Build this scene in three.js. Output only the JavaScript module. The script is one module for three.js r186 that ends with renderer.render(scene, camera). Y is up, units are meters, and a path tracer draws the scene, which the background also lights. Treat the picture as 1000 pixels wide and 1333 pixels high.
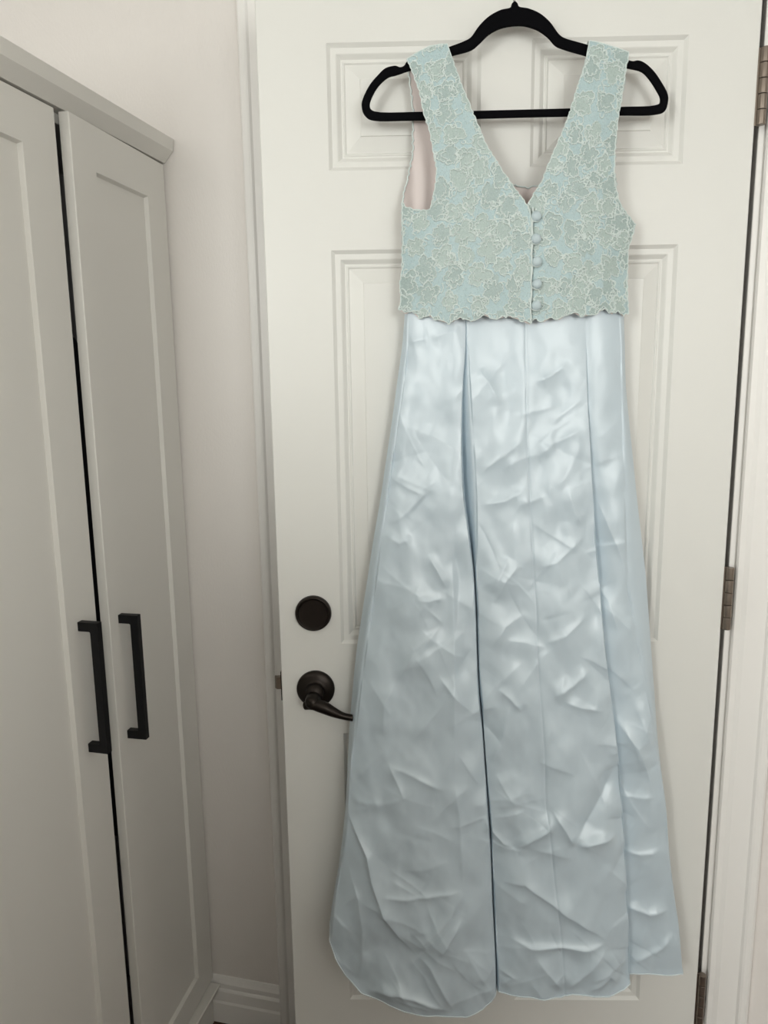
import * as THREE from 'three';
import { mergeGeometries, mergeVertices } from 'three/addons/utils/BufferGeometryUtils.js';
import { RoundedBoxGeometry } from 'three/addons/geometries/RoundedBoxGeometry.js';
import { RectAreaLightUniformsLib } from 'three/addons/lights/RectAreaLightUniformsLib.js';
import { createNoise2D } from 'simplex-noise';

// ---------- camera, light, exposure ----------
const scene = new THREE.Scene();
scene.background = new THREE.Color(0x000000);
const renderer = new THREE.WebGLRenderer({ antialias: true });
renderer.toneMapping = THREE.LinearToneMapping;
renderer.toneMappingExposure = 1.0;
renderer.shadowMap.enabled = true;
RectAreaLightUniformsLib.init();
const camera = new THREE.PerspectiveCamera(2 * Math.atan(666.5 / 981.24) * 180 / Math.PI, 1000 / 1333, 0.02, 30);
{
  const yaw = -0.2382, pitch = 0.1755, roll = -0.0142;
  const f = new THREE.Vector3(Math.sin(yaw) * Math.cos(pitch), -Math.sin(pitch), -Math.cos(yaw) * Math.cos(pitch));
  const r0 = new THREE.Vector3(Math.cos(yaw), 0, Math.sin(yaw)), u0 = r0.clone().cross(f);
  const r = r0.clone().multiplyScalar(Math.cos(roll)).addScaledVector(u0, Math.sin(roll));
  const u = u0.clone().multiplyScalar(Math.cos(roll)).addScaledVector(r0, -Math.sin(roll));
  camera.position.set(-0.2679, 1.4434, 1.3728);
  camera.quaternion.setFromRotationMatrix(new THREE.Matrix4().makeBasis(r, u, f.clone().negate()));
  scene.add(camera);
}
const WINDOWS = [   // two daylight windows in the wall behind the camera: over its left shoulder, and to its right
  { x: [-1.55, -0.90], y: [1.25, 2.30], power: 16, color: [0.985, 1.0, 0.965] },
  { x: [0.62, 1.62], y: [1.25, 2.30], power: 10.5, color: [0.985, 1.0, 0.965] },
];


// ---------- helpers ----------
let seed = 20240517;
const rnd = () => { seed = (seed + 0x6d2b79f5) | 0; let t = Math.imul(seed ^ (seed >>> 15), 1 | seed); t = (t + Math.imul(t ^ (t >>> 7), 61 | t)) ^ t; return ((t ^ (t >>> 14)) >>> 0) / 4294967296; };
const noiseA = createNoise2D(rnd), noiseB = createNoise2D(rnd);
const clamp = (x, a = 0, b = 1) => Math.min(b, Math.max(a, x));
const smooth = (x) => { x = clamp(x); return x * x * (3 - 2 * x); };
const mix = (a, b, t) => a + (b - a) * t;
const taken = new Map();
const numbered = (n) => { const k = taken.get(n) ?? 0; taken.set(n, k + 1); return k ? n + '_' + String(k).padStart(3, '0') : n; };
const inverse = new Map();   // root -> matrix from the frame a thing is drawn in to the thing's own axes
const TH = 0.2175, DW = 0.762;
// door frame: a = metres from the latch edge, v = height, o = metres out from the room face of the door
const DOOR = new THREE.Matrix4().makeRotationY(TH).setPosition(0, 0, 0.031).multiply(new THREE.Matrix4().makeTranslation(-DW, 0, 0));
const IDENT = new THREE.Matrix4();
function root(name, at, frame = IDENT) {          // group at the thing's base; its parts are drawn in the frame
  const o = new THREE.Group(); o.name = numbered(name);
  const p = new THREE.Vector3(...at).applyMatrix4(frame);
  o.position.copy(p); if (frame !== IDENT) o.rotation.y = TH;
  o.updateMatrix(); inverse.set(o, o.matrix.clone().invert().multiply(frame)); scene.add(o);
  return o;
}
function info(o, label, category, group) { o.userData = { ...o.userData, label, category }; if (group) o.userData.group = group; return o; }
function structure(o, label, category) { o.userData.kind = 'structure'; if (label) o.userData.label = label; if (category) o.userData.category = category; return o; }
function join(g) {
  const list = (Array.isArray(g) ? g : [g]).map((x) => { let y = x.index ? x.toNonIndexed() : x; for (const k of Object.keys(y.attributes)) if (!['position', 'normal', 'uv'].includes(k)) y.deleteAttribute(k);
    if (!y.attributes.uv) y.setAttribute('uv', new THREE.BufferAttribute(new Float32Array(y.attributes.position.count * 2), 2)); if (!y.attributes.normal) y.computeVertexNormals(); return y; });
  return list.length > 1 ? mergeGeometries(list) : list[0];
}
function part(parent, name, geo, mat) {
  const g = Array.isArray(geo) ? join(geo) : geo.clone(); let r = parent; while (r.parent && r.parent !== scene) r = r.parent;
  if (inverse.has(r)) g.applyMatrix4(inverse.get(r));
  const m = new THREE.Mesh(g, mat); m.name = numbered(name); m.castShadow = m.receiveShadow = true; parent.add(m); return m;
}
const single = (name, geo, mat) => part(scene, name, geo, mat);
const box = (x0, x1, y0, y1, z0, z1, r = 0.0015) => { const w = x1 - x0, h = y1 - y0, d = z1 - z0, g = r ? new RoundedBoxGeometry(w, h, d, 2, Math.min(r, w / 2.1, h / 2.1, d / 2.1)) : new THREE.BoxGeometry(w, h, d); g.translate((x0 + x1) / 2, (y0 + y1) / 2, (z0 + z1) / 2); return g; };
function quadStrip(loops, closed = true) {        // loops of equal length, flat shaded
  const P = [], n = loops[0].length, put = (...v) => v.forEach((q) => P.push(...q));
  for (let k = 0; k + 1 < loops.length; k++) for (let i = 0; i < (closed ? n : n - 1); i++) {
    const a = loops[k][i], b = loops[k][(i + 1) % n], c = loops[k + 1][(i + 1) % n], d = loops[k + 1][i]; put(a, b, c, a, c, d);
  }
  const g = new THREE.BufferGeometry(); g.setAttribute('position', new THREE.Float32BufferAttribute(P, 3)); g.computeVertexNormals(); return g;
}
// sweep of a 2-D profile [[p, q] ...] given as points of a loop placed at each station by fn(station, p, q)
const prism = (profile, fn, stations) => { const loops = stations.map((s) => profile.map(([p, q]) => fn(s, p, q))); const caps = [0, stations.length - 1].map((k) => { const f = THREE.ShapeUtils.triangulateShape(profile.map(([p, q]) => new THREE.Vector2(p, q)), []); const P = []; f.forEach((t) => t.forEach((i) => P.push(...loops[k][i]))); const g = new THREE.BufferGeometry(); g.setAttribute('position', new THREE.Float32BufferAttribute(P, 3)); g.computeVertexNormals(); return g; }); return join([quadStrip(loops), ...caps]); };
function cord(points, radius, sides = 5, closed = false) {     // round cord through points; radius is a number or a list
  const n = points.length, V = points.map((p) => new THREE.Vector3(...p)), pos = [], idx = [], nor = [];
  let up = new THREE.Vector3(0.3, 0.2, 1).normalize();
  for (let i = 0; i < n; i++) {
    const t = V[Math.min(n - 1, i + 1)].clone().sub(V[Math.max(0, i - 1)]).normalize();
    const s = up.clone().cross(t); if (s.lengthSq() < 1e-6) s.set(1, 0, 0); s.normalize(); const w = t.clone().cross(s);
    const r = Array.isArray(radius) ? radius[i] : radius;
    for (let k = 0; k < sides; k++) { const c = Math.cos(k / sides * 2 * Math.PI), d = Math.sin(k / sides * 2 * Math.PI); const q = s.clone().multiplyScalar(c).addScaledVector(w, d); nor.push(q.x, q.y, q.z); pos.push(V[i].x + q.x * r, V[i].y + q.y * r, V[i].z + q.z * r); }
    if (i) for (let k = 0; k < sides; k++) { const a = (i - 1) * sides + k, b = (i - 1) * sides + (k + 1) % sides; idx.push(a, b, b + sides, a, b + sides, a + sides); }
  }
  for (const [base, flip] of [[0, 1], [(n - 1) * sides, 0]]) for (let k = 1; k + 1 < sides; k++) idx.push(base, base + (flip ? k + 1 : k), base + (flip ? k : k + 1));
  const g = new THREE.BufferGeometry(); g.setAttribute('position', new THREE.Float32BufferAttribute(pos, 3)); g.setAttribute('normal', new THREE.Float32BufferAttribute(nor, 3)); g.setIndex(idx); return g;
}
const curve = (pts, n) => new THREE.CatmullRomCurve3(pts.map((p) => new THREE.Vector3(...p)), false, 'centripetal').getPoints(n).map((p) => p.toArray());
const lathe = (profile, axis, at, n = 40) => { const g = new THREE.LatheGeometry(profile.map(([r, h]) => new THREE.Vector2(r, h)), n); if (axis === 'z') g.rotateX(Math.PI / 2); if (axis === 'x') g.rotateZ(-Math.PI / 2); g.translate(...at); return g; };

// ---------- textures and materials ----------
function dataTexture(n, fn, repeat, srgb) {
  const d = new Uint8Array(n * n * 4);
  for (let y = 0; y < n; y++) for (let x = 0; x < n; x++) { const c = fn(x / n, y / n); for (let k = 0; k < 3; k++) d[(y * n + x) * 4 + k] = clamp(Array.isArray(c) ? c[k] : c) * 255; d[(y * n + x) * 4 + 3] = 255; }
  const t = new THREE.DataTexture(d, n, n); t.magFilter = t.minFilter = THREE.LinearFilter; t.wrapS = t.wrapT = THREE.RepeatWrapping; t.repeat.set(repeat, repeat); if (srgb) t.colorSpace = THREE.SRGBColorSpace; t.needsUpdate = true; return t;
}
const torus = (nz, x, y, f) => { const a = 2 * Math.PI * x, b = 2 * Math.PI * y; return (nz(Math.cos(a) * f + 3.1 * f * Math.sin(b), Math.sin(a) * f + 2.3 * f * Math.cos(b)) + nz(Math.cos(b) * f + 17, Math.sin(b) * f - 1.7 * f * Math.cos(a))) / 2; };
const peel = dataTexture(512, (x, y) => 0.5 + 0.3 * torus(noiseA, x, y, 14) + 0.2 * torus(noiseB, x, y, 40), 2);
const brushed = dataTexture(256, (x, y) => 0.5 + 0.25 * noiseA(x * 4, y * 60) + 0.25 * noiseB(x * 90, y * 90), 4);
const std = (o) => new THREE.MeshStandardMaterial({ roughness: 0.5, side: THREE.DoubleSide, ...o });
const phys = (o) => new THREE.MeshPhysicalMaterial({ roughness: 0.5, side: THREE.DoubleSide, ...o });
const M = {
  wall: std({ color: new THREE.Color().setRGB(0.78, 0.745, 0.71), roughness: 0.75, bumpMap: peel, bumpScale: 0.0006 }),
  ceiling: std({ color: new THREE.Color().setRGB(0.80, 0.79, 0.77), roughness: 0.9 }),
  trim: std({ color: new THREE.Color().setRGB(0.87, 0.855, 0.825), roughness: 0.4 }),
  door: std({ color: new THREE.Color().setRGB(0.76, 0.76, 0.725), roughness: 0.42, bumpMap: brushed, bumpScale: 0.00006 }),
  wardrobe: std({ color: new THREE.Color().setRGB(0.77, 0.755, 0.71), roughness: 0.5 }),
  inside: std({ color: new THREE.Color().setRGB(0.10, 0.095, 0.09), roughness: 0.8 }),
  black: phys({ color: new THREE.Color().setRGB(0.006, 0.006, 0.007), roughness: 0.5, specularIntensity: 0.5 }),
  bronze: std({ color: new THREE.Color().setRGB(0.022, 0.017, 0.014), roughness: 0.36, metalness: 0.75 }),
  nickel: std({ color: new THREE.Color().setRGB(0.25, 0.21, 0.175), roughness: 0.34, metalness: 0.9 }),
  dark: std({ color: new THREE.Color().setRGB(0.02, 0.02, 0.02), roughness: 0.7 }),
  velvet: phys({ color: new THREE.Color().setRGB(0.0035, 0.0035, 0.0045), roughness: 1, specularIntensity: 0.15 }),
  steel: std({ color: new THREE.Color().setRGB(0.6, 0.6, 0.6), roughness: 0.25, metalness: 1 }),
  satin: phys({ color: new THREE.Color().setRGB(0.56, 0.665, 0.735), roughness: 0.42, ior: 2.05, sheen: 0.4, sheenColor: new THREE.Color(0.85, 0.9, 0.95), sheenRoughness: 0.4 }),
  button: phys({ color: new THREE.Color().setRGB(0.50, 0.60, 0.63), roughness: 0.5, sheen: 0.3, sheenColor: new THREE.Color(0.8, 0.85, 0.9), sheenRoughness: 0.5 }),
  hem: std({ color: new THREE.Color().setRGB(0.66, 0.72, 0.74), roughness: 0.6 }),
  lining: std({ color: new THREE.Color().setRGB(0.74, 0.665, 0.64), roughness: 0.6 }),
  thread: std({ color: new THREE.Color().setRGB(0.665, 0.745, 0.725), roughness: 0.5 }),
};

// ---------- the room ----------
const X0 = -1.62, X1 = 1.75, Z1 = 3.1, H = 2.45, T = 0.12;
{
  const wood = document.createElement('canvas'); wood.width = wood.height = 512; const c = wood.getContext('2d');
  for (let i = 0; i < 4; i++) { c.fillStyle = `rgb(${70 + i * 6},${46 + i * 4},${34 + i * 3})`; c.fillRect(i * 128, 0, 128, 512); for (let k = 0; k < 60; k++) { c.strokeStyle = `rgba(${30 + rnd() * 70},${20 + rnd() * 45},${14 + rnd() * 30},0.35)`; const x = i * 128 + 3 + rnd() * 122; c.beginPath(); c.moveTo(x, 0); c.bezierCurveTo(x + rnd() * 4 - 2, 160, x + rnd() * 4 - 2, 340, x, 512); c.stroke(); } }
  const t = new THREE.CanvasTexture(wood); t.colorSpace = THREE.SRGBColorSpace; t.wrapS = t.wrapT = THREE.RepeatWrapping; t.repeat.set(7, 4);
  structure(single('floor', box(X0 - T, X1 + T, -0.08, 0, -1.4, Z1 + T, 0), std({ map: t, roughness: 0.45 })));
  structure(single('ceiling', box(X0 - T, X1 + T, H, H + 0.1, -1.4, Z1 + T, 0), M.ceiling));
  structure(single('wall_back', [box(X0 - T, -0.787, 0, H, -T, 0, 0), box(0.022, X1 + T, 0, H, -T, 0, 0), box(-0.787, 0.022, 2.07, H, -T, 0, 0)], M.wall));
  structure(single('wall_left', box(X0 - T, X0, 0, H, 0, Z1, 0), M.wall));
  structure(single('wall_right', box(X1, X1 + T, 0, H, 0, Z1, 0), M.wall));
  const [wy0, wy1] = WINDOWS[0].y, edges = [X0 - T, ...WINDOWS.flatMap((w) => w.x), X1 + T];
  structure(single('wall_front', [...[0, 2, 4].map((k) => box(edges[k], edges[k + 1], 0, H, Z1, Z1 + T, 0)), ...WINDOWS.flatMap((w) => [box(...w.x, 0, wy0, Z1, Z1 + T, 0), box(...w.x, wy1, H, Z1, Z1 + T, 0)])], M.wall));
  structure(single('wall_hall', [box(X0 - T, X1 + T, 0, H, -1.4, -1.3, 0), box(X0 - T, X0, 0, H, -1.3, -T, 0), box(X1, X1 + T, 0, H, -1.3, -T, 0)], M.wall));
  // each window: a frame and a bright pane of obscured glass, with the daylight that comes through it
  WINDOWS.forEach(({ x: [wx0, wx1], power, color }, i) => {
    const xm = (wx0 + wx1) / 2, ym = (wy0 + wy1) / 2, w = root('window_' + (i + 1), [xm, wy0, Z1]); structure(w);
    const bars = [[wy0, wy0 + 0.05, wx0, wx1], [wy1 - 0.05, wy1, wx0, wx1], [wy0, wy1, wx0, wx0 + 0.05], [wy0, wy1, wx1 - 0.05, wx1]];
    part(w, 'window_frame', bars.map(([a, b, c, e]) => box(c, e, a, b, Z1 + 0.012, Z1 + 0.09)), M.trim);
    const glow = new THREE.MeshStandardMaterial({ color: 0x999999, emissive: new THREE.Color(...color), emissiveIntensity: 1.2, roughness: 0.6 });
    part(w, 'window_pane', box(wx0 + 0.03, wx1 - 0.03, wy0 + 0.03, wy1 - 0.03, Z1 + 0.052, Z1 + 0.06, 0), glow);
    const l = new THREE.RectAreaLight(new THREE.Color(...color), power, wx1 - wx0 - 0.1, wy1 - wy0 - 0.1);
    l.position.set(xm, ym, Z1 + 0.045); l.lookAt(xm, ym, 0); l.castShadow = true; scene.add(l);
  });
  // a chest of drawers left of the camera, out of the picture: it shades the lower left of the wall and the door
  const chest = info(root('chest_of_drawers', [-1.15, 0, 1.42]), 'white chest of drawers standing left of the camera along the wall', 'chest');
  part(chest, 'chest_body', [box(-1.60, -0.72, 0.02, 1.42, 1.22, 1.64), box(-1.61, -0.70, 1.42, 1.445, 1.20, 1.66, 0.004)], M.wardrobe);
  for (let k = 0; k < 4; k++) { const dr = part(chest, 'drawer', box(-1.58, -0.74, 0.07 + k * 0.33, 0.38 + k * 0.33, 1.64, 1.656, 0.003), M.wardrobe); part(dr, 'drawer_handle', [box(-1.22, -1.08, 0.19 + k * 0.33, 0.2 + k * 0.33, 1.675, 1.685), box(-1.22, -1.21, 0.19 + k * 0.33, 0.2 + k * 0.33, 1.655, 1.68), box(-1.09, -1.08, 0.19 + k * 0.33, 0.2 + k * 0.33, 1.655, 1.68)], M.black); }
  // a narrow cabinet right behind the camera: it shades the low middle of the door
  const cab = info(root('storage_cabinet', [0.17, 0, 1.85]), 'narrow white storage cabinet standing behind the camera', 'cabinet');
  part(cab, 'cabinet_body', box(-0.10, 0.44, 0.0, 1.27, 1.67, 2.05), M.wardrobe);
  for (const [a, c] of [[-0.095, 0.168], [0.172, 0.435]]) { const cd = part(cab, 'door', box(a, c, 0.03, 1.25, 2.05, 2.067, 0.002), M.wardrobe); part(cd, 'knob', lathe([[0, 0.02], [0.012, 0.018], [0.013, 0.01], [0.005, 0.006], [0.005, 0]], 'z', [a < 0 ? 0.14 : 0.2, 0.7, 2.067], 20), M.black); }
}
// casings, jambs, baseboards
{
  const casing = (x, s) => prism([[0, 0], [0, 0.0095], [0.003, 0.0125], [0.012, 0.0125], [0.020, 0.0145], [0.052, 0.0155], [0.056, 0.0185], [0.060, 0.0195], [0.069, 0.0195], [0.073, 0.016], [0.073, 0]].map(([p, q]) => [p, q]), (h, p, q) => [x + s * p, h, q], [0, 2.131]);
  const jamb = (x0, x1) => box(x0, x1, 0, 2.07, -T - 0.002, 0.003, 0.002);
  structure(single('trim_1', [casing(-0.778, -1), jamb(-0.787, -0.770)], M.trim));
  structure(single('trim_2', [casing(0.022, 1), jamb(0.0115, 0.0222)], M.trim));
  structure(single('trim_3', [box(-0.7775, 0.0215, 2.058, 2.131, 0, 0.017), box(-0.787, 0.022, 2.05, 2.068, -T, 0.003)], M.trim));
  const prof = [[0, 0], [0.014, 0], [0.014, 0.050], [0.0125, 0.053], [0.0115, 0.055], [0.0115, 0.079], [0.0095, 0.083], [0.0075, 0.085], [0.0085, 0.097], [0.006, 0.103], [0.003, 0.112], [0, 0.113]];
  structure(single('baseboard_back', [prism(prof, (x, p, q) => [x, q, p], [X0, -0.851]), prism(prof, (x, p, q) => [x, q, p], [0.095, X1])], M.trim));
  structure(single('baseboard_right', prism(prof, (z, p, q) => [X1 - p, q, z], [0.014, Z1 - 0.014]), M.trim));
  structure(single('baseboard_left', prism(prof, (z, p, q) => [X0 + p, q, z], [0.72, Z1 - 0.014]), M.trim));
  structure(single('baseboard_front', prism(prof, (x, p, q) => [x, q, Z1 - p], [X0, X1]), M.trim));
}
// ---------- the door ----------
{
  const d = root('door_1', [DW, 0, 0], DOOR); structure(d);
  const rows = [[1.764, 1.947], [0.989, 1.645], [0.277, 0.822]], cols = [[0.1067, 0.3427], [DW - 0.3427, DW - 0.1067]];
  const s = new THREE.Shape([[0.0015, 0.012], [DW - 0.0015, 0.012], [DW - 0.0015, 2.045], [0.0015, 2.045]].map((p) => new THREE.Vector2(...p)));
  for (const [y0, y1] of rows) for (const [x0, x1] of cols) s.holes.push(new THREE.Path([[x0, y0], [x0, y1], [x1, y1], [x1, y0]].map((p) => new THREE.Vector2(...p))));
  const face = new THREE.ShapeGeometry(s);
  const bev = quadStrip([[0.0015, 0], [0, -0.0015], [0, -0.035]].map(([i, z]) => [[i, 0.0105 + i, z], [DW - i, 0.0105 + i, z], [DW - i, 2.0465 - i, z], [i, 2.0465 - i, z]]));
  const rear = new THREE.PlaneGeometry(DW, 2.036); rear.translate(DW / 2, 1.0285, -0.035);
  part(d, 'door_slab', [face, bev, rear], M.door);
  const prof = [[0, 0], [0.0055, -0.0045], [0.0135, -0.005], [0.0150, -0.0058], [0.0205, -0.0105], [0.0225, -0.0105], [0.0240, -0.0090], [0.0255, -0.0092], [0.0275, -0.0112], [0.0290, -0.0108], [0.0500, -0.0045], [0.0510, -0.0030]];
  for (const [y0, y1] of rows) for (const [x0, x1] of cols) {
    const loops = prof.map(([i, z]) => [[x0 + i, y0 + i, z], [x1 - i, y0 + i, z], [x1 - i, y1 - i, z], [x0 + i, y1 - i, z]]);
    const i = 0.051, f = new THREE.PlaneGeometry(x1 - x0 - 2 * i, y1 - y0 - 2 * i); f.translate((x0 + x1) / 2, (y0 + y1) / 2, -0.003);
    part(d, 'raised_panel', [quadStrip(loops), f], M.door);
  }
  const KV = 0.9067, KA = 0.0603;
  const cover = part(d, 'deadbolt_cover', lathe([[0, 0.0055], [0.0245, 0.0055], [0.0255, 0.006], [0.0265, 0.008], [0.0282, 0.009], [0.0300, 0.008], [0.0312, 0.005], [0.0314, 0]], 'z', [KA, KV + 0.1385, 0], 64), M.bronze);
  cover.userData.label = 'round dark bronze deadbolt hole cover';
  const h = part(d, 'door_handle', lathe([[0.0335, 0], [0.0335, 0.004], [0.032, 0.007], [0.027, 0.010], [0.020, 0.012], [0.0165, 0.013], [0.0155, 0.016], [0.0145, 0.030], [0, 0.030]], 'z', [KA, KV, 0], 64), M.bronze);
  h.userData.label = 'dark bronze lever handle on a round rose';
  const lp = curve([[-0.014, -0.014, 0.040], [0.002, -0.0095, 0.047], [0.018, -0.013, 0.050], [0.034, -0.022, 0.049], [0.05, -0.030, 0.047], [0.07, -0.035, 0.045], [0.095, -0.035, 0.044], [0.112, -0.033, 0.040]], 40).map(([x, y, z]) => [KA + x, KV + y, z]);
  const lr = lp.map((_, i) => { const t = i / (lp.length - 1); return t < 0.25 ? mix(0.0075, 0.0108, smooth(t / 0.25)) : mix(0.0108, 0.0058, smooth((t - 0.25) / 0.4)); });
  part(h, 'lever', [cord(lp, lr, 18), lathe([[0.0125, 0.026], [0.0135, 0.04], [0.012, 0.05], [0.006, 0.055], [0, 0.056]], 'z', [KA - 0.001, KV - 0.006, 0], 32)], M.bronze);
  const plate = part(d, 'latch_plate', box(-0.0022, 0.001, KV - 0.024, KV + 0.029, -0.030, -0.0035, 0.0006), M.bronze);
  part(plate, 'latch_bolt', prism([[-0.0145, -0.021], [-0.0145, -0.017], [-0.0105, -0.0115], [0, -0.0115], [0, -0.022]], (y, p, q) => [p, y, q], [KV - 0.006, KV + 0.016]), M.nickel).userData.label = 'brass latch bolt';
  for (const v of [1.872, 1.065, 0.279]) {
    const hinge = part(d, 'hinge', [box(DW - 0.0045, DW + 0.0085, v - 0.055, v + 0.055, -0.0035, -0.0005, 0.0005), box(DW - 0.0005, DW + 0.0015, v - 0.055, v + 0.055, -0.032, -0.001, 0.0004)], M.nickel);
    for (let k = 0; k < 5; k++) { const y0 = v - 0.055 + k * 0.022; part(hinge, 'knuckle', lathe([[0, y0 + 0.0005], [0.0062, y0 + 0.0005], [0.0068, y0 + 0.0012], [0.0068, y0 + 0.0212], [0.0062, y0 + 0.0218], [0, y0 + 0.0218]], 'y', [DW + 0.0085, 0, 0.001], 20), M.nickel); }
  }
}
// ---------- the wardrobe ----------
{
  const XW = -1.0167, o = info(root('wardrobe', [-1.3, 0, 0.34]), 'tall white wardrobe with shaker doors and moulded top standing against the wall', 'wardrobe');
  const zb = 0.016, ze = 0.668, xb = -1.56, t = 0.018, xf = XW - 0.018;
  part(o, 'carcass', [box(xb, xf, 0.0, 1.848, zb, zb + t), box(xb, xf, 0.0, 1.848, ze - t, ze), box(xb, xb + 0.01, 0.08, 1.848, zb + t, ze - t, 0), box(xb, xf, 0.085, 0.10, zb + t, ze - t), box(xb, xf, 1.832, 1.848, zb + t, ze - t)], M.wardrobe);
  part(o, 'back_panel', box(xb + 0.01, xb + 0.014, 0.1, 1.832, zb + t, ze - t, 0), M.inside);
  part(o, 'clothes_rail', cord([[-1.3, 1.72, zb + t], [-1.3, 1.72, ze - t]], 0.012, 16), M.steel);
  const crown = [[-1.60, 1.8465], [-1.0145, 1.8465], [-0.9965, 1.866], [-0.9935, 1.8865], [-0.9955, 1.888], [-1.60, 1.888]];
  part(o, 'cornice', prism(crown, (z, p, q) => [p, q, z], [0.002, 0.69]), M.wardrobe);
  const foot = [[-1.03, 0.0], [-1.0145, 0.0], [-1.0145, 0.060], [-1.010, 0.066], [-0.9965, 0.094], [-0.9935, 0.1005], [-0.9955, 0.1025], [-1.03, 0.1025]];
  part(o, 'plinth', prism(foot, (z, p, q) => [p, q, z], [0.0155, 0.69]), M.wardrobe);
  function leaf(len, at, turn, r0, r1, yb, yt, hy0, hy1, hl) {       // l runs from the wall side outwards along the front
    const w = (l, y, q) => [at[0] + l * Math.sin(turn) + q * Math.cos(turn), y, at[1] + l * Math.cos(turn) - q * Math.sin(turn)];
    const y0 = 0.105, y1 = 1.8435, th = 0.0165, ring = (i, q, a, b, c, e) => [[a + i, c + i], [b - i, c + i], [b - i, e - i], [a + i, e - i]].map(([l, y]) => w(l, y, q));
    const outer = quadStrip([ring(0.001, 0, 0, len, y0, y1), ring(0, -0.001, 0, len, y0, y1), ring(0, -th, 0, len, y0, y1), ring(0.03, -th, 0, len, y0, y1)]);
    const front = quadStrip([ring(0.001, 0, 0, len, y0, y1), ring(0, 0, r0, r1, yb, yt)]);
    const slope = quadStrip([ring(0, 0, r0, r1, yb, yt), ring(0.0006, -0.0012, r0, r1, yb, yt), ring(0.0028, -0.0066, r0, r1, yb, yt), ring(0.0032, -0.0075, r0, r1, yb, yt)]);
    const dmesh = part(o, 'door', [outer, front, slope], M.wardrobe);
    const pn = (q) => quadStrip([[w(r0, yb, q), w(r1, yb, q)], [w(r0, yt, q), w(r1, yt, q)]], false);
    part(dmesh, 'door_panel', [pn(-0.0075), pn(-0.014)], M.wardrobe);
    const so = 0.0345, b = 0.0125, hw = 0.0062;
    const sh = new THREE.Shape(); const e = 0.0135; // side outline of the pull with rounded inner corners
    sh.moveTo(0, hy0); sh.lineTo(so, hy0); sh.lineTo(so, hy1); sh.lineTo(0, hy1); sh.lineTo(0, hy1 - e); sh.lineTo(so - b - 0.004, hy1 - e); sh.quadraticCurveTo(so - b, hy1 - e, so - b, hy1 - e - 0.004); sh.lineTo(so - b, hy0 + e + 0.004); sh.quadraticCurveTo(so - b, hy0 + e, so - b - 0.004, hy0 + e); sh.lineTo(0, hy0 + e); sh.closePath();
    const ex = new THREE.ExtrudeGeometry(sh, { depth: 2 * hw - 0.0016, bevelEnabled: true, bevelSize: 0.0008, bevelThickness: 0.0008, bevelSegments: 2, steps: 1 });
    const pos = ex.attributes.position; for (let i = 0; i < pos.count; i++) { const q = w(hl - hw + 0.0008 + pos.getZ(i), pos.getY(i), pos.getX(i)); pos.setXYZ(i, ...q); } ex.computeVertexNormals();
    part(dmesh, 'handle', [ex], M.black).userData.label = 'square black bar handle';
    return dmesh;
  }
  leaf(0.2985, [XW, 0.0035], 0.04, 0.068, 0.234, 0.164, 1.773, 0.825, 1.050, 0.2655);
  leaf(0.331, [XW, 0.319], 0, 0.076, 0.257, 0.164, 1.776, 0.846, 1.067, 0.044);
  // clothes behind the doors
  const garment = (name, label, z, w, y0, y1, color, rough = 0.9) => {
    const m = std({ color: new THREE.Color(...color), roughness: rough }), r = info(root(name, [-1.3, y0, z]), label, 'clothes', undefined);
    const L = []; for (let k = 0; k <= 24; k++) { const tt = k / 24, y = mix(y1, y0, tt), half = mix(0.10, 0.19, smooth(tt * 6)), ring = []; for (let i = 0; i < 40; i++) { const a = i / 40 * 2 * Math.PI, x = Math.cos(a) * half; ring.push([-1.3 + x, y, z + Math.sin(a) * w * (0.35 + 0.65 * smooth(tt * 5)) * (1 + 0.25 * Math.sin(a * 7 + z * 40)) + 0.006 * Math.sin(x * 50)]); } L.push(ring); }
    const g = quadStrip(L); part(r, 'garment_body', [mergeVertices(g.deleteAttribute('normal') && g, 1e-5)].map((q) => { q.computeVertexNormals(); return q; }), m);
    part(r, 'hanger_hook', cord(curve([[-1.3, y1 - 0.02, z], [-1.3, y1 + 0.02, z], [-1.286, y1 + 0.04, z], [-1.3, y1 + 0.056, z], [-1.314, y1 + 0.04, z]], 24), 0.002, 8), M.steel);
  };
  garment('hanging_coat', 'charcoal coat hanging inside the wardrobe at the end next to the wall', 0.155, 0.022, 0.55, 1.655, [0.03, 0.03, 0.035]);
  garment('hanging_shirt', 'grey shirt hanging inside the wardrobe beside the charcoal coat', 0.215, 0.02, 0.86, 1.655, [0.16, 0.16, 0.17]);
  garment('hanging_dress', 'dark red dress hanging inside the wardrobe behind the left door', 0.36, 0.02, 0.45, 1.655, [0.09, 0.012, 0.016]);
}
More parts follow.
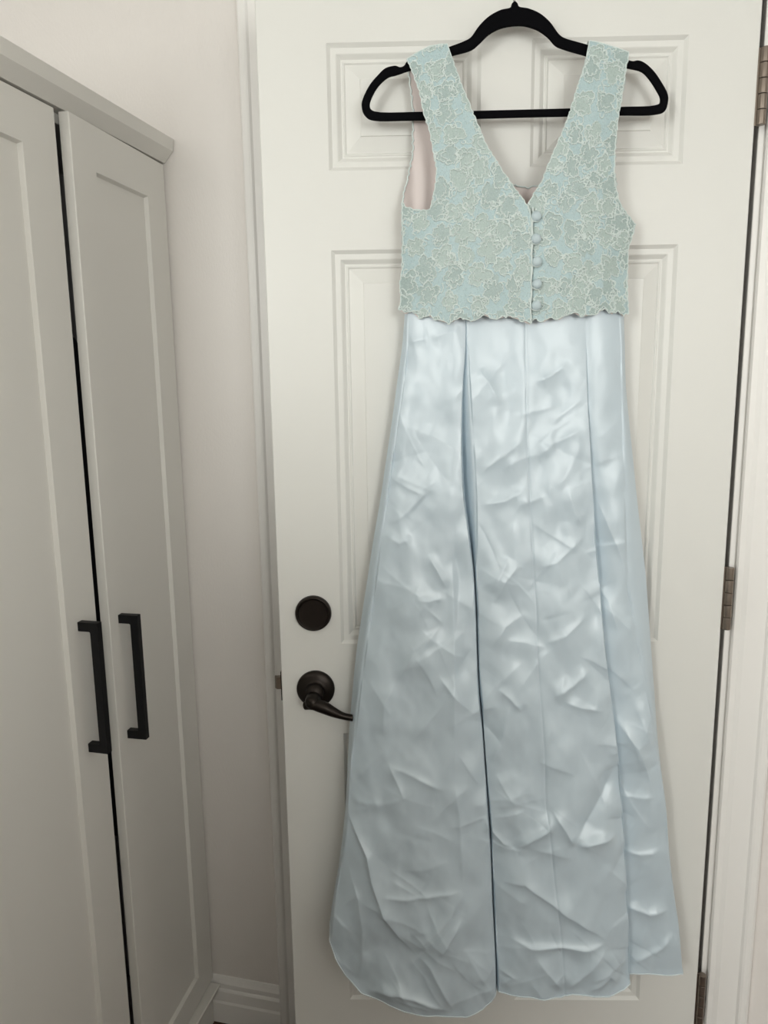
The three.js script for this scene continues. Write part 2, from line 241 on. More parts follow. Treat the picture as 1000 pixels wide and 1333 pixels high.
const SK = {
  left: [[223, 1547], [218, 1494], [209, 1434], [200, 1373], [190, 1312], [180, 1249], [168, 1185], [157, 1119], [146, 1053], [135, 985], [127, 916], [120, 845], [115, 773], [110, 700], [97, 595], [81, 503], [74, 448], [69, 376], [63, 278]],
  lobeL: [[228, 1543], [226, 1492], [220, 1434], [211, 1376], [201, 1316], [192, 1255], [182, 1193], [173, 1130], [163, 1065], [153, 1000], [143, 933], [134, 865], [124, 795], [118, 725], [105, 623], [89, 534], [82, 481], [78, 411], [72, 317]],
  foldL: [[316, 1541], [316, 1490], [312, 1433], [310, 1375], [310, 1316], [313, 1255], [321, 1194], [328, 1131], [332, 1067], [334, 1002], [337, 936], [343, 869], [348, 800], [353, 730], [358, 659], [363, 541], [366, 489], [370, 411], [371, 327]],
  midL: [[318, 1541], [320, 1490], [323, 1433], [327, 1374], [331, 1315], [334, 1254], [335, 1192], [335, 1130], [337, 1066], [339, 1000], [343, 934], [347, 866], [352, 797], [358, 727], [363, 655], [370, 538], [372, 485], [377, 377], [378, 323]],
  seam: [[408, 1539], [409, 1488], [410, 1432], [412, 1374], [415, 1315], [419, 1256], [423, 1195], [427, 1133], [432, 1070], [434, 1005], [438, 940], [444, 873], [449, 805], [452, 736], [459, 679], [474, 549], [481, 497], [491, 384], [495, 337]],
  midR: [[500, 1538], [503, 1487], [506, 1430], [510, 1372], [515, 1313], [520, 1253], [525, 1192], [532, 1129], [538, 1066], [545, 1001], [555, 935], [565, 868], [574, 799], [581, 729], [586, 681], [597, 541], [601, 491], [607, 387], [611, 328]],
  right: [[554, 1540], [559, 1488], [562, 1429], [566, 1370], [570, 1309], [573, 1247], [576, 1185], [581, 1121], [594, 1055], [607, 989], [622, 921], [636, 852], [650, 782], [663, 711], [673, 623], [690, 518], [696, 488], [708, 395], [720, 300]],
  rim: [[566, 1542], [570, 1489], [574, 1429], [582, 1368], [591, 1306], [600, 1243], [610, 1179], [620, 1114], [628, 1047], [636, 979], [644, 910], [652, 840], [662, 768], [674, 695], [684, 606], [701, 499], [707, 468], [719, 373], [732, 276]],
  hem: [[74, 476], [80, 461], [88, 436], [107, 403], [134, 374], [174, 361], [229, 344], [276, 335], [317, 335], [348, 346], [365, 360], [372, 373], [379, 373], [385, 373], [431, 375], [485, 374], [504, 381], [566, 376], [596, 381], [609, 389], [619, 392], [642, 391], [676, 387], [707, 384], [726, 376]],
};
const CREASES = [
  { rise: 7, near: 5, far: 30, path: [[113, 725], [129, 684], [150, 641], [157, 597], [177, 538], [203, 496], [236, 455]] },
  { rise: 5, near: 14, far: 12, path: [[236, 455], [256, 437], [299, 344]] },
  { rise: 3.5, near: 14, far: 8, path: [[168, 571], [217, 566], [257, 570], [312, 579]] },
  { rise: 4, near: 14, far: 10, path: [[312, 579], [290, 533], [256, 493], [227, 464]] },
  { rise: 3.5, near: 9, far: 9, path: [[312, 530], [290, 493], [270, 455]] },
  { rise: 6, near: 16, far: 10, path: [[142, 377], [175, 386], [202, 388], [249, 366], [297, 344]] },
  { rise: 4, near: 10, far: 16, path: [[115, 619], [132, 560], [139, 500], [138, 440], [130, 397]] },
  { rise: 3, near: 10, far: 12, path: [[304, 949], [272, 901], [226, 845]] },
  { rise: 3, near: 9, far: 13, path: [[186, 809], [202, 776], [215, 745]] },
  { rise: 3, near: 9, far: 9, path: [[255, 1164], [273, 1133], [287, 1105]] },
  { rise: 2.5, near: 9, far: 9, path: [[234, 1089], [258, 1087], [287, 1091]] },
  { rise: 2.5, near: 12, far: 9, path: [[186, 1194], [210, 1181], [232, 1191]] },
  { rise: 2.5, near: 10, far: 10, path: [[333, 892], [295, 932], [270, 965]] },
  { rise: 3, near: 12, far: 10, path: [[121, 737], [151, 731], [180, 738]] },
  { rise: 2.5, near: 12, far: 12, path: [[202, 952], [182, 906], [179, 852]] },
  { rise: 2.5, near: 12, far: 10, path: [[259, 1269], [223, 1230], [192, 1208]] },
  { rise: 2.5, near: 12, far: 10, path: [[277, 1044], [233, 1005], [201, 939]] },
  { rise: 2.5, near: 10, far: 9, path: [[187, 803], [232, 787], [283, 761]] },
  { rise: -2.5, near: 14, far: 14, path: [[295, 1195], [307, 1120], [301, 1017]] },
  { rise: 3, near: 10, far: 10, path: [[298, 775], [306, 719], [313, 582]] },
  { rise: 2.5, near: 10, far: 10, path: [[295, 1195], [298, 1004], [298, 789]] },
  { rise: 3, near: 10, far: 12, path: [[386, 1159], [371, 1129], [354, 1097]] },
  { rise: 2.5, near: 10, far: 10, path: [[404, 1147], [380, 1119], [363, 1081]] },
  { rise: 2.5, near: 12, far: 10, path: [[412, 1350], [383, 1327], [354, 1304], [336, 1289]] },
  { rise: 2.5, near: 12, far: 12, path: [[479, 1266], [489, 1230], [505, 1205]] },
  { rise: 2.5, near: 10, far: 10, path: [[414, 1267], [379, 1249], [340, 1241]] },
  { rise: 3, near: 10, far: 12, path: [[370, 939], [387, 925], [410, 900]] },
  { rise: 6, near: 11, far: 14, path: [[350, 716], [357, 692], [380, 666], [400, 655]] },
  { rise: 7, near: 12, far: 10, path: [[400, 655], [426, 676], [454, 696], [461, 724]] },
  { rise: 5, near: 10, far: 12, path: [[460, 730], [483, 696], [501, 663]] },
  { rise: 6, near: 14, far: 10, path: [[501, 663], [529, 672], [555, 674], [575, 679]] },
  { rise: -6, near: 16, far: 16, path: [[501, 673], [534, 726], [571, 794]] },
  { rise: 5, near: 8, far: 22, path: [[367, 594], [418, 594], [454, 566], [492, 538], [532, 510], [566, 483]] },
  { rise: 6, near: 20, far: 7, path: [[390, 484], [430, 474], [487, 477], [529, 474], [566, 483]] },
  { rise: 4, near: 16, far: 12, path: [[438, 456], [464, 422], [489, 388]] },
  { rise: 5, near: 14, far: 14, path: [[492, 388], [524, 425], [562, 474]] },
  { rise: 3.5, near: 8, far: 14, path: [[528, 382], [549, 401], [568, 419], [587, 395]] },
  { rise: 4, near: 11, far: 10, path: [[461, 922], [493, 944], [524, 973]] },
  { rise: 3, near: 10, far: 10, path: [[477, 916], [509, 905], [546, 897]] },
  { rise: 2.5, near: 10, far: 12, path: [[429, 1138], [465, 1150], [511, 1193]] },
  { rise: 2.5, near: 12, far: 10, path: [[438, 1010], [480, 1029], [522, 1067]] },
  { rise: 2.5, near: 12, far: 10, path: [[425, 1315], [454, 1338], [500, 1361]] },
  { rise: 3, near: 14, far: 12, path: [[422, 1432], [451, 1445], [477, 1465]] },
  { rise: 2.5, near: 12, far: 12, path: [[357, 1004], [381, 1043], [418, 1068]] },
  { rise: 3, near: 12, far: 12, path: [[359, 803], [378, 857], [390, 918]] },
  { rise: 3, near: 10, far: 10, path: [[377, 422], [401, 410], [377, 388]] },
  { rise: 4, near: 10, far: 14, path: [[567, 878], [588, 850], [609, 822], [627, 781], [642, 732]] },
  { rise: 3, near: 14, far: 9, path: [[581, 734], [611, 730], [645, 732]] },
  { rise: 4.5, near: 14, far: 9, path: [[590, 630], [621, 626], [657, 631]] },
  { rise: 5, near: 14, far: 9, path: [[594, 529], [620, 519], [642, 511], [679, 516]] },
  { rise: 5, near: 14, far: 9, path: [[615, 413], [644, 429], [667, 444], [689, 471]] },
  { rise: 3, near: 10, far: 16, path: [[527, 1254], [547, 1205], [573, 1149], [597, 1092]] },
  { rise: 2.5, near: 12, far: 12, path: [[524, 1118], [552, 1080], [573, 1015]] },
  { rise: 2.5, near: 10, far: 12, path: [[260, 1502], [283, 1511], [310, 1515]] },
  { rise: 3, near: 9, far: 12, path: [[227, 1497], [242, 1502], [260, 1504]] },
  { rise: 2.5, near: 10, far: 10, path: [[335, 1456], [353, 1433], [371, 1398]] },
];
const BOD = {
  left: [[229, 1905], [246, 1914], [263, 1921], [277, 1923], [288, 1923], [292, 1909], [305, 1869], [325, 1818], [342, 1778], [365, 1743], [387, 1713], [401, 1695], [408, 1684], [410, 1656], [411, 1602], [412, 1540], [412, 1520], [394, 1528], [377, 1533], [359, 1528], [342, 1535], [324, 1526], [307, 1532], [290, 1524], [272, 1530], [258, 1537], [244, 1534], [233, 1545], [224, 1541], [213, 1549], [217, 1563], [215, 1586], [219, 1609], [219, 1631], [221, 1654], [220, 1676], [220, 1706], [225, 1699], [239, 1693], [259, 1690], [263, 1694], [270, 1727], [271, 1748], [261, 1802], [254, 1822], [247, 1858], [235, 1891]],
  right: [[495, 1923], [509, 1920], [534, 1913], [553, 1907], [551, 1894], [545, 1861], [538, 1815], [534, 1772], [534, 1739], [538, 1719], [544, 1699], [552, 1688], [564, 1678], [575, 1669], [572, 1657], [567, 1644], [562, 1631], [564, 1609], [563, 1581], [567, 1552], [568, 1537], [559, 1532], [550, 1540], [540, 1535], [527, 1542], [517, 1538], [504, 1533], [489, 1531], [479, 1536], [467, 1534], [457, 1527], [444, 1530], [433, 1524], [421, 1528], [407, 1524], [404, 1657], [404, 1691], [414, 1708], [424, 1723], [436, 1753], [455, 1796], [465, 1822], [474, 1852], [486, 1884], [491, 1906]],
  back: [[229, 1906], [246, 1916], [264, 1922], [291, 1921], [298, 1903], [312, 1866], [331, 1823], [357, 1770], [381, 1741], [391, 1734], [411, 1730], [433, 1732], [442, 1737], [460, 1777], [475, 1820], [487, 1868], [495, 1909], [496, 1921], [524, 1916], [552, 1906], [553, 1872], [547, 1818], [545, 1753], [553, 1706], [567, 1680], [575, 1670], [570, 1646], [568, 1629], [571, 1548], [420, 1536], [219, 1551], [220, 1624], [220, 1681], [220, 1709], [224, 1726], [230, 1748], [237, 1781], [238, 1816], [238, 1846], [231, 1896]],
  buttons: [[417, 1675], [417, 1643], [419, 1611], [420, 1579], [420, 1548]],
};
const HANG = {
  outer: [[383, 1979], [381, 1974], [367, 1971], [350, 1963], [336, 1951], [323, 1935], [313, 1930], [288, 1922], [229, 1904], [225, 1899], [219, 1897], [213, 1899], [209, 1899], [197, 1896], [185, 1886], [173, 1873], [163, 1855], [161, 1847], [163, 1836], [170, 1828], [180, 1825], [237, 1824], [401, 1825], [544, 1825], [598, 1825], [612, 1829], [616, 1842], [615, 1852], [604, 1870], [592, 1885], [578, 1896], [569, 1899], [562, 1898], [554, 1900], [496, 1921], [459, 1932], [452, 1937], [439, 1953], [424, 1965], [407, 1972], [393, 1975], [391, 1979], [387, 1982]],
  inner: [[293, 1911], [325, 1919], [336, 1927], [350, 1939], [367, 1947], [387, 1950], [404, 1949], [422, 1943], [437, 1933], [448, 1922], [460, 1917], [491, 1908], [553, 1890], [576, 1884], [588, 1873], [599, 1858], [605, 1847], [604, 1840], [596, 1837], [544, 1836], [401, 1835], [253, 1835], [180, 1837], [174, 1841], [173, 1848], [179, 1862], [188, 1874], [201, 1884], [213, 1887], [233, 1893]],
};
// ---------- the hanger ----------
const mm = (p) => p.map(([a, v]) => [a / 1000, v / 1000]);
{
  const o = info(root('clothes_hanger', [0.383, 1.825, 0.035], DOOR), 'black velvet clothes hanger holding the pale blue gown against the white door', 'hanger');
  const round = (pts) => { const c = new THREE.CatmullRomCurve3(pts.map(([a, v]) => new THREE.Vector3(a, v, 0)), true, 'centripetal'); return c.getPoints(pts.length * 5).map((p) => new THREE.Vector2(p.x, p.y)); };
  const s = new THREE.Shape(round(mm(HANG.outer))); s.holes.push(new THREE.Path(round(mm(HANG.inner))));
  const g = new THREE.ExtrudeGeometry(s, { depth: 0.003, bevelEnabled: true, bevelThickness: 0.0014, bevelSize: 0.0010, bevelOffset: -0.0008, bevelSegments: 3, steps: 1 }); g.translate(0, 0, 0.0335);
  part(o, 'hanger_body', [g], M.velvet);
  const x = 0.3865, hk = curve([[x, 1.975, 0.035], [x, 2.0, 0.034], [x, 2.03, 0.022], [x, 2.050, 0.002], [x, 2.0505, -0.02], [x, 2.045, -0.038], [x, 2.02, -0.041]], 40);
  part(o, 'hook', cord(hk, 0.0017, 10), M.steel);
}
// ---------- the dress ----------
const dress = info(root('evening_dress', [0.40, 0.335, 0.06], DOOR), 'long pale blue sleeveless gown with lace bodice and satin skirt on the hanger', 'dress');
function table(list) {                                  // a as a smooth function of height
  const p = mm(list).sort((u, w) => w[1] - u[1]);       // from the top down
  return (v) => { let i = 0; while (i < p.length - 2 && v < p[i + 1][1]) i++; const q0 = p[Math.max(0, i - 1)], q1 = p[i], q2 = p[i + 1], q3 = p[Math.min(p.length - 1, i + 2)], h = q2[1] - q1[1], t = clamp((v - q1[1]) / h, -0.3, 1.3);
    const m1 = i ? (q2[0] - q0[0]) / (q2[1] - q0[1]) * h : q2[0] - q1[0], m2 = i + 2 < p.length ? (q3[0] - q1[0]) / (q3[1] - q1[1]) * h : q2[0] - q1[0], t2 = t * t, t3 = t2 * t;
    return q1[0] * (2 * t3 - 3 * t2 + 1) + m1 * (t3 - 2 * t2 + t) + q2[0] * (-2 * t3 + 3 * t2) + m2 * (t3 - t2); };
}
const hemList = mm(SK.hem), hemAt = (a) => { for (let i = 0; i + 1 < hemList.length; i++) if (a <= hemList[i + 1][0]) { const t = clamp((a - hemList[i][0]) / (hemList[i + 1][0] - hemList[i][0])); return mix(hemList[i][1], hemList[i + 1][1], t); } return hemList[hemList.length - 1][1]; };
// creases: sharp ridges with unequal slopes on their two sides, traced ones first, then the fine random crumple of satin
const creases = CREASES.map((c) => ({ h: c.rise / 1000 * 1.6, l: [c.near / 1000, c.far / 1000], p: mm(c.path), soft: 0.0008 }));
for (let k = 0; k < 190; k++) {
  const v = mix(0.36, 1.48, Math.pow(rnd(), 1.1)), a = mix(0.08, 0.66, rnd()), len = mix(0.045, 0.15, rnd()), th = (rnd() < 0.5 ? 1 : -1) * mix(0.2, 1.2, rnd()), bend = (rnd() - 0.5) * 0.5, p = [], near = mix(0.004, 0.012, rnd()), far = mix(0.014, 0.032, rnd()), turn = rnd() < 0.5;
  for (let i = -2; i <= 2; i++) { const s = i / 4 * len, q = th + bend * i * 0.3; p.push([a + Math.cos(q) * s, v + Math.sin(q) * s]); }
  creases.push({ h: (rnd() < 0.75 ? 1 : -0.8) * mix(0.0012, 0.0033, rnd()) * mix(1.0, 0.6, smooth((v - 0.9) / 0.6)), l: turn ? [near, far] : [far, near], p, soft: mix(0.0005, 0.0014, rnd()) });
}
for (const c of creases) {
  c.len = 0; c.seg = c.p.slice(1).map((q, i) => { const s = c.p[i], d = [q[0] - s[0], q[1] - s[1]], L = Math.hypot(...d), o = { s, u: [d[0] / L, d[1] / L], L, at: c.len }; c.len += L; return o; });
  const pad = 4.5 * Math.max(...c.l); c.b = [Math.min(...c.p.map((q) => q[0])) - pad, Math.max(...c.p.map((q) => q[0])) + pad, Math.min(...c.p.map((q) => q[1])) - pad, Math.max(...c.p.map((q) => q[1])) + pad];
}
function crumple(a, v) {
  let h = 0;
  for (const c of creases) {
    if (a < c.b[0] || a > c.b[1] || v < c.b[2] || v > c.b[3]) continue;
    let best = 1e9, side = 1, along = 0;
    for (const g of c.seg) { const x = a - g.s[0], y = v - g.s[1], t = clamp(x * g.u[0] + y * g.u[1], 0, g.L), dx = x - t * g.u[0], dy = y - t * g.u[1], d = Math.hypot(dx, dy); if (d < best) { best = d; side = g.u[0] * y - g.u[1] * x; along = g.at + t; } }
    const bl = smooth(0.5 + side / 0.004 * 0.5), l = mix(c.l[0], c.l[1], bl), d = Math.sqrt(best * best + c.soft * c.soft) - c.soft, w = smooth(Math.min(along, c.len - along) / (0.3 * c.len) + 0.05);
    h += c.h * w * Math.exp(-d / l);
  }
  return h;
}
const K = Object.fromEntries(['left', 'lobeL', 'foldL', 'midL', 'seam', 'midR', 'right', 'rim'].map((k) => [k, table(SK[k])]));
{
  const TOP = 1.556, ease = (v) => smooth((TOP - v) / 1.15), deep = (v) => smooth((1.53 - v) / 0.28), deep2 = (v) => smooth((1.50 - v) / 0.4);
  const off = { left: () => 0.030, lobeL: (v) => 0.042 + 0.030 * ease(v), foldL: (v) => 0.054 + 0.034 * ease(v), midL: (v) => 0.054 + 0.028 * ease(v), midR: (v) => 0.052 + 0.032 * ease(v), right: (v) => 0.043 + 0.012 * ease(v), rim: () => 0.027 };
  // stations across: [columns, function of (t, v) -> [a, o], how much crumple, panel number]
  const arch = (t, p) => 1 - Math.pow(Math.abs(2 * t - 1), p);
  const SEG = [
    [14, (t, v) => [mix(K.left(v), K.lobeL(v), t), mix(off.left(v), off.lobeL(v), Math.sin(t * Math.PI / 2))], 0.15, 0],
    [150, (t, v) => [mix(K.lobeL(v), K.foldL(v), t), mix(off.lobeL(v), off.foldL(v), t) + (0.006 + 0.011 * ease(v)) * arch(t, 3.2)], 1, 0],
    [10, (t, v) => [K.foldL(v) + 0.004 * Math.sin(t * Math.PI / 2) * deep(v), off.foldL(v) - (0.002 + 0.028 * deep(v)) * (1 - Math.cos(t * Math.PI / 2))], 0.2, 0],
    [10, (t, v) => [mix(K.foldL(v) + 0.004 * deep(v), Math.max(K.midL(v), K.foldL(v) + 0.004 * deep(v) + 0.0015), t), mix(off.foldL(v) - 0.002 - 0.028 * deep(v), off.midL(v), Math.sin(t * Math.PI / 2))], 0.2, 1],
    [84, (t, v) => [mix(K.midL(v), K.seam(v), t), mix(off.midL(v), off.midR(v), t / 2) + (0.005 + 0.012 * ease(v)) * arch(t / 2, 3) - 0.0016 * Math.exp(-(1 - t) * 34)], 1, 1],
    [84, (t, v) => [mix(K.seam(v), K.midR(v), t), mix(off.midL(v), off.midR(v), 0.5 + t / 2) + (0.005 + 0.012 * ease(v)) * arch(0.5 + t / 2, 3) - 0.0012 * Math.exp(-t * 50)], 1, 2],
    [10, (t, v) => [K.midR(v) + 0.003 * Math.sin(t * Math.PI / 2) * deep2(v), off.midR(v) - (0.001 + 0.022 * deep2(v)) * (1 - Math.cos(t * Math.PI / 2))], 0.2, 2],
    [56, (t, v) => [mix(K.midR(v) + 0.003 * deep2(v), K.right(v), t), mix(off.midR(v) - 0.001 - 0.022 * deep2(v), off.right(v), smooth(t)) + 0.006 * arch(t, 2)], 0.8, 3],
    [14, (t, v) => [mix(K.right(v), K.rim(v), t), mix(off.right(v), off.rim(v), 1 - Math.cos(t * Math.PI / 2))], 0.1, 3],
  ];
  const cols = []; SEG.forEach(([n, f, c, p], s) => { for (let i = s ? 1 : 0; i <= n; i++) cols.push({ f, t: i / n, c: c * mix(1, 0.25, s === 1 || s === 7 ? 0 : 0), s, p, edge: i === n }); });
  const ROWS = 560, pos = new Float32Array(cols.length * (ROWS + 1) * 3);
  cols.forEach((c, i) => {
    let h = 0.36; for (let k = 0; k < 5; k++) h = hemAt(c.f(c.t, h)[0]);
    c.hem = h;
    for (let j = 0; j <= ROWS; j++) {
      const v = mix(TOP, h, j / ROWS), [a, o] = c.f(c.t, v), near = smooth((TOP - v) / 0.12);
      const billow = (0.0042 * noiseA(a * 9, v * 5) + 0.0019 * noiseB(a * 19 + 5, v * 12) + 0.0003 * noiseA(a * 44, v * 30 + 9)) * near;
      const z = o + c.c * ((crumple(a, v)) * (0.3 + 0.7 * near) + billow) + (j > ROWS - 6 ? 0.0008 * (j - ROWS + 6) / 6 : 0);
      pos.set([a, v, z], (i * (ROWS + 1) + j) * 3);
    }
  });
  const whole = new THREE.BufferGeometry(), idx = [];
  whole.setAttribute('position', new THREE.BufferAttribute(pos, 3));
  for (let i = 0; i + 1 < cols.length; i++) for (let j = 0; j < ROWS; j++) { const a = i * (ROWS + 1) + j, b = a + ROWS + 1; idx.push(a, a + 1, b + 1, a, b + 1, b); }
  whole.setIndex(idx); whole.computeVertexNormals();
  const nor = whole.attributes.normal.array;
  let first = 0;
  for (let p = 0; p < 4; p++) {
    let last = first; while (last + 1 < cols.length && cols[last + 1].p === p) last++;
    const n = last - first + 1, g = new THREE.BufferGeometry(), k = (ROWS + 1) * 3, id = [], uv = [];
    g.setAttribute('position', new THREE.BufferAttribute(pos.slice(first * k, (last + 1) * k), 3)); g.setAttribute('normal', new THREE.BufferAttribute(nor.slice(first * k, (last + 1) * k), 3));
    for (let i = 0; i < n; i++) for (let j = 0; j <= ROWS; j++) { const q = (i * (ROWS + 1) + j) * 3; uv.push(g.attributes.position.array[q], g.attributes.position.array[q + 1]); if (i + 1 < n && j < ROWS) { const a = i * (ROWS + 1) + j, b = a + ROWS + 1; id.push(a, a + 1, b + 1, a, b + 1, b); } }
    g.setAttribute('uv', new THREE.Float32BufferAttribute(uv, 2)); g.setIndex(id);
    const panel = part(dress, 'skirt_panel', g, M.satin);
    const line = []; for (let i = first; i <= last; i += 1) { const q = (i * (ROWS + 1) + ROWS) * 3; line.push([pos[q], pos[q + 1], pos[q + 2] + 0.0004]); }
    part(panel, 'hem', cord(line, 0.0011, 6), M.hem);
    first = last;
  }
  // the back of the skirt, close to the door
  const bp = [], bi = [], N = 90, R = 120;
  for (let i = 0; i <= N; i++) for (let j = 0; j <= R; j++) { const t = i / N, h = mix(0.47, 0.372, smooth(t * 4)) + 0.012 * Math.sin(t * 9), v = mix(TOP, h, j / R), e = Math.sin(t * Math.PI); bp.push(mix(K.left(v), K.rim(v) - 0.003, t), v, 0.029 - 0.014 * Math.min(1, e * 4) + 0.004 * e * Math.sin(t * 30) * ease(v)); if (i < N && j < R) { const a = i * (R + 1) + j, b = a + R + 1; bi.push(a, a + 1, b + 1, a, b + 1, b); } }
  const bg = new THREE.BufferGeometry(); bg.setAttribute('position', new THREE.Float32BufferAttribute(bp, 3)); bg.setIndex(bi); bg.computeVertexNormals();
  part(dress, 'skirt_back', bg, M.satin);
}
// ---- bodice ----
const inside = (poly, a, v) => { let r = false; for (let i = 0, j = poly.length - 1; i < poly.length; j = i++) { const [xi, yi] = poly[i], [xj, yj] = poly[j]; if ((yi > v) !== (yj > v) && a < (xj - xi) * (v - yi) / (yj - yi) + xi) r = !r; } return r; };
function gridClip(poly, cell, out) {                    // a fine net over an outline, its border cells cut to the outline
  if (THREE.ShapeUtils.isClockWise(poly.map((q) => new THREE.Vector2(...q)))) poly = poly.slice().reverse();
  const P = [], xs = poly.map((q) => q[0]), ys = poly.map((q) => q[1]), x0 = Math.min(...xs), x1 = Math.max(...xs), y0 = Math.min(...ys), y1 = Math.max(...ys);
  const tri = (a, b, c) => P.push(a[0], a[1], out(a[0], a[1]), b[0], b[1], out(b[0], b[1]), c[0], c[1], out(c[0], c[1]));
  for (let x = x0; x < x1; x += cell) for (let y = y0; y < y1; y += cell) {
    let q = poly;
    for (const [ax, lim, s] of [[0, x, 1], [0, x + cell, -1], [1, y, 1], [1, y + cell, -1]]) { const r = []; for (let i = 0; i < q.length; i++) { const A = q[i], B = q[(i + 1) % q.length], da = (A[ax] - lim) * s, db = (B[ax] - lim) * s; if (da >= 0) r.push(A); if ((da >= 0) !== (db >= 0)) { const t = da / (da - db); r.push([mix(A[0], B[0], t), mix(A[1], B[1], t)]); } } q = r; if (!q.length) break; }
    if (q.length < 3) continue;
    const area = Math.abs(THREE.ShapeUtils.area(q.map((p) => new THREE.Vector2(...p))));
    if (area < 1e-10) continue;
    if (q.length === 4 && Math.abs(area - cell * cell) < 1e-9) { tri(q[0], q[1], q[2]); tri(q[0], q[2], q[3]); continue; }
    const vs = q.map((p) => new THREE.Vector2(...p)); if (THREE.ShapeUtils.isClockWise(vs)) { vs.reverse(); q = q.slice().reverse(); }
    for (const f of THREE.ShapeUtils.triangulateShape(vs, [])) tri(q[f[0]], q[f[1]], q[f[2]]);
  }
  let g = new THREE.BufferGeometry(); g.setAttribute('position', new THREE.Float32BufferAttribute(P, 3)); g = mergeVertices(g, 1e-6); g.computeVertexNormals();
  const uv = [], a = g.attributes.position; for (let i = 0; i < a.count; i++) uv.push((a.getX(i) - 0.2) / 0.4, (a.getY(i) - 1.49) / 0.45); g.setAttribute('uv', new THREE.Float32BufferAttribute(uv, 2));
  return g;
}
const finer = (poly, step) => poly.flatMap((p, i) => { const q = poly[(i + 1) % poly.length], n = Math.max(1, Math.round(Math.hypot(q[0] - p[0], q[1] - p[1]) / step)); return Array.from({ length: n }, (_, k) => [mix(p[0], q[0], k / n), mix(p[1], q[1], k / n)]); });
// a lace edge: the cut follows small scallops along the lower rim; the edging cord wriggles along the cut
const scallop = (poly) => { let s = 0; const f = finer(poly, 0.0022); return f.map(([a, v], i) => { const b = f[(i + 1) % f.length], c = f[(i - 1 + f.length) % f.length], tx = b[0] - c[0], ty = b[1] - c[1], L = Math.hypot(tx, ty) || 1; s += 0.0022; const w = v < 1.552 && Math.abs(tx) > Math.abs(ty) ? 0.0016 * (Math.sin(s / 0.0036 + 1.5 * noiseA(a * 60, v * 60)) + 0.4) : 0; return [a + ty / L * w, v - tx / L * w]; }); };
const wriggle = (poly, keep, amp) => { let s = 0; const f = finer(poly, 0.0011); return f.map(([a, v], i) => { const b = f[(i + 1) % f.length], c = f[(i - 1 + f.length) % f.length], tx = b[0] - c[0], ty = b[1] - c[1], L = Math.hypot(tx, ty) || 1; s += 0.0011; const w = keep(a, v) ? 0 : amp * (Math.sin(s / 0.0021 + 2 * noiseA(a * 70, v * 70)) + 0.6 * noiseB(a * 160, v * 160)); return [a + ty / L * w, v - tx / L * w]; }); };
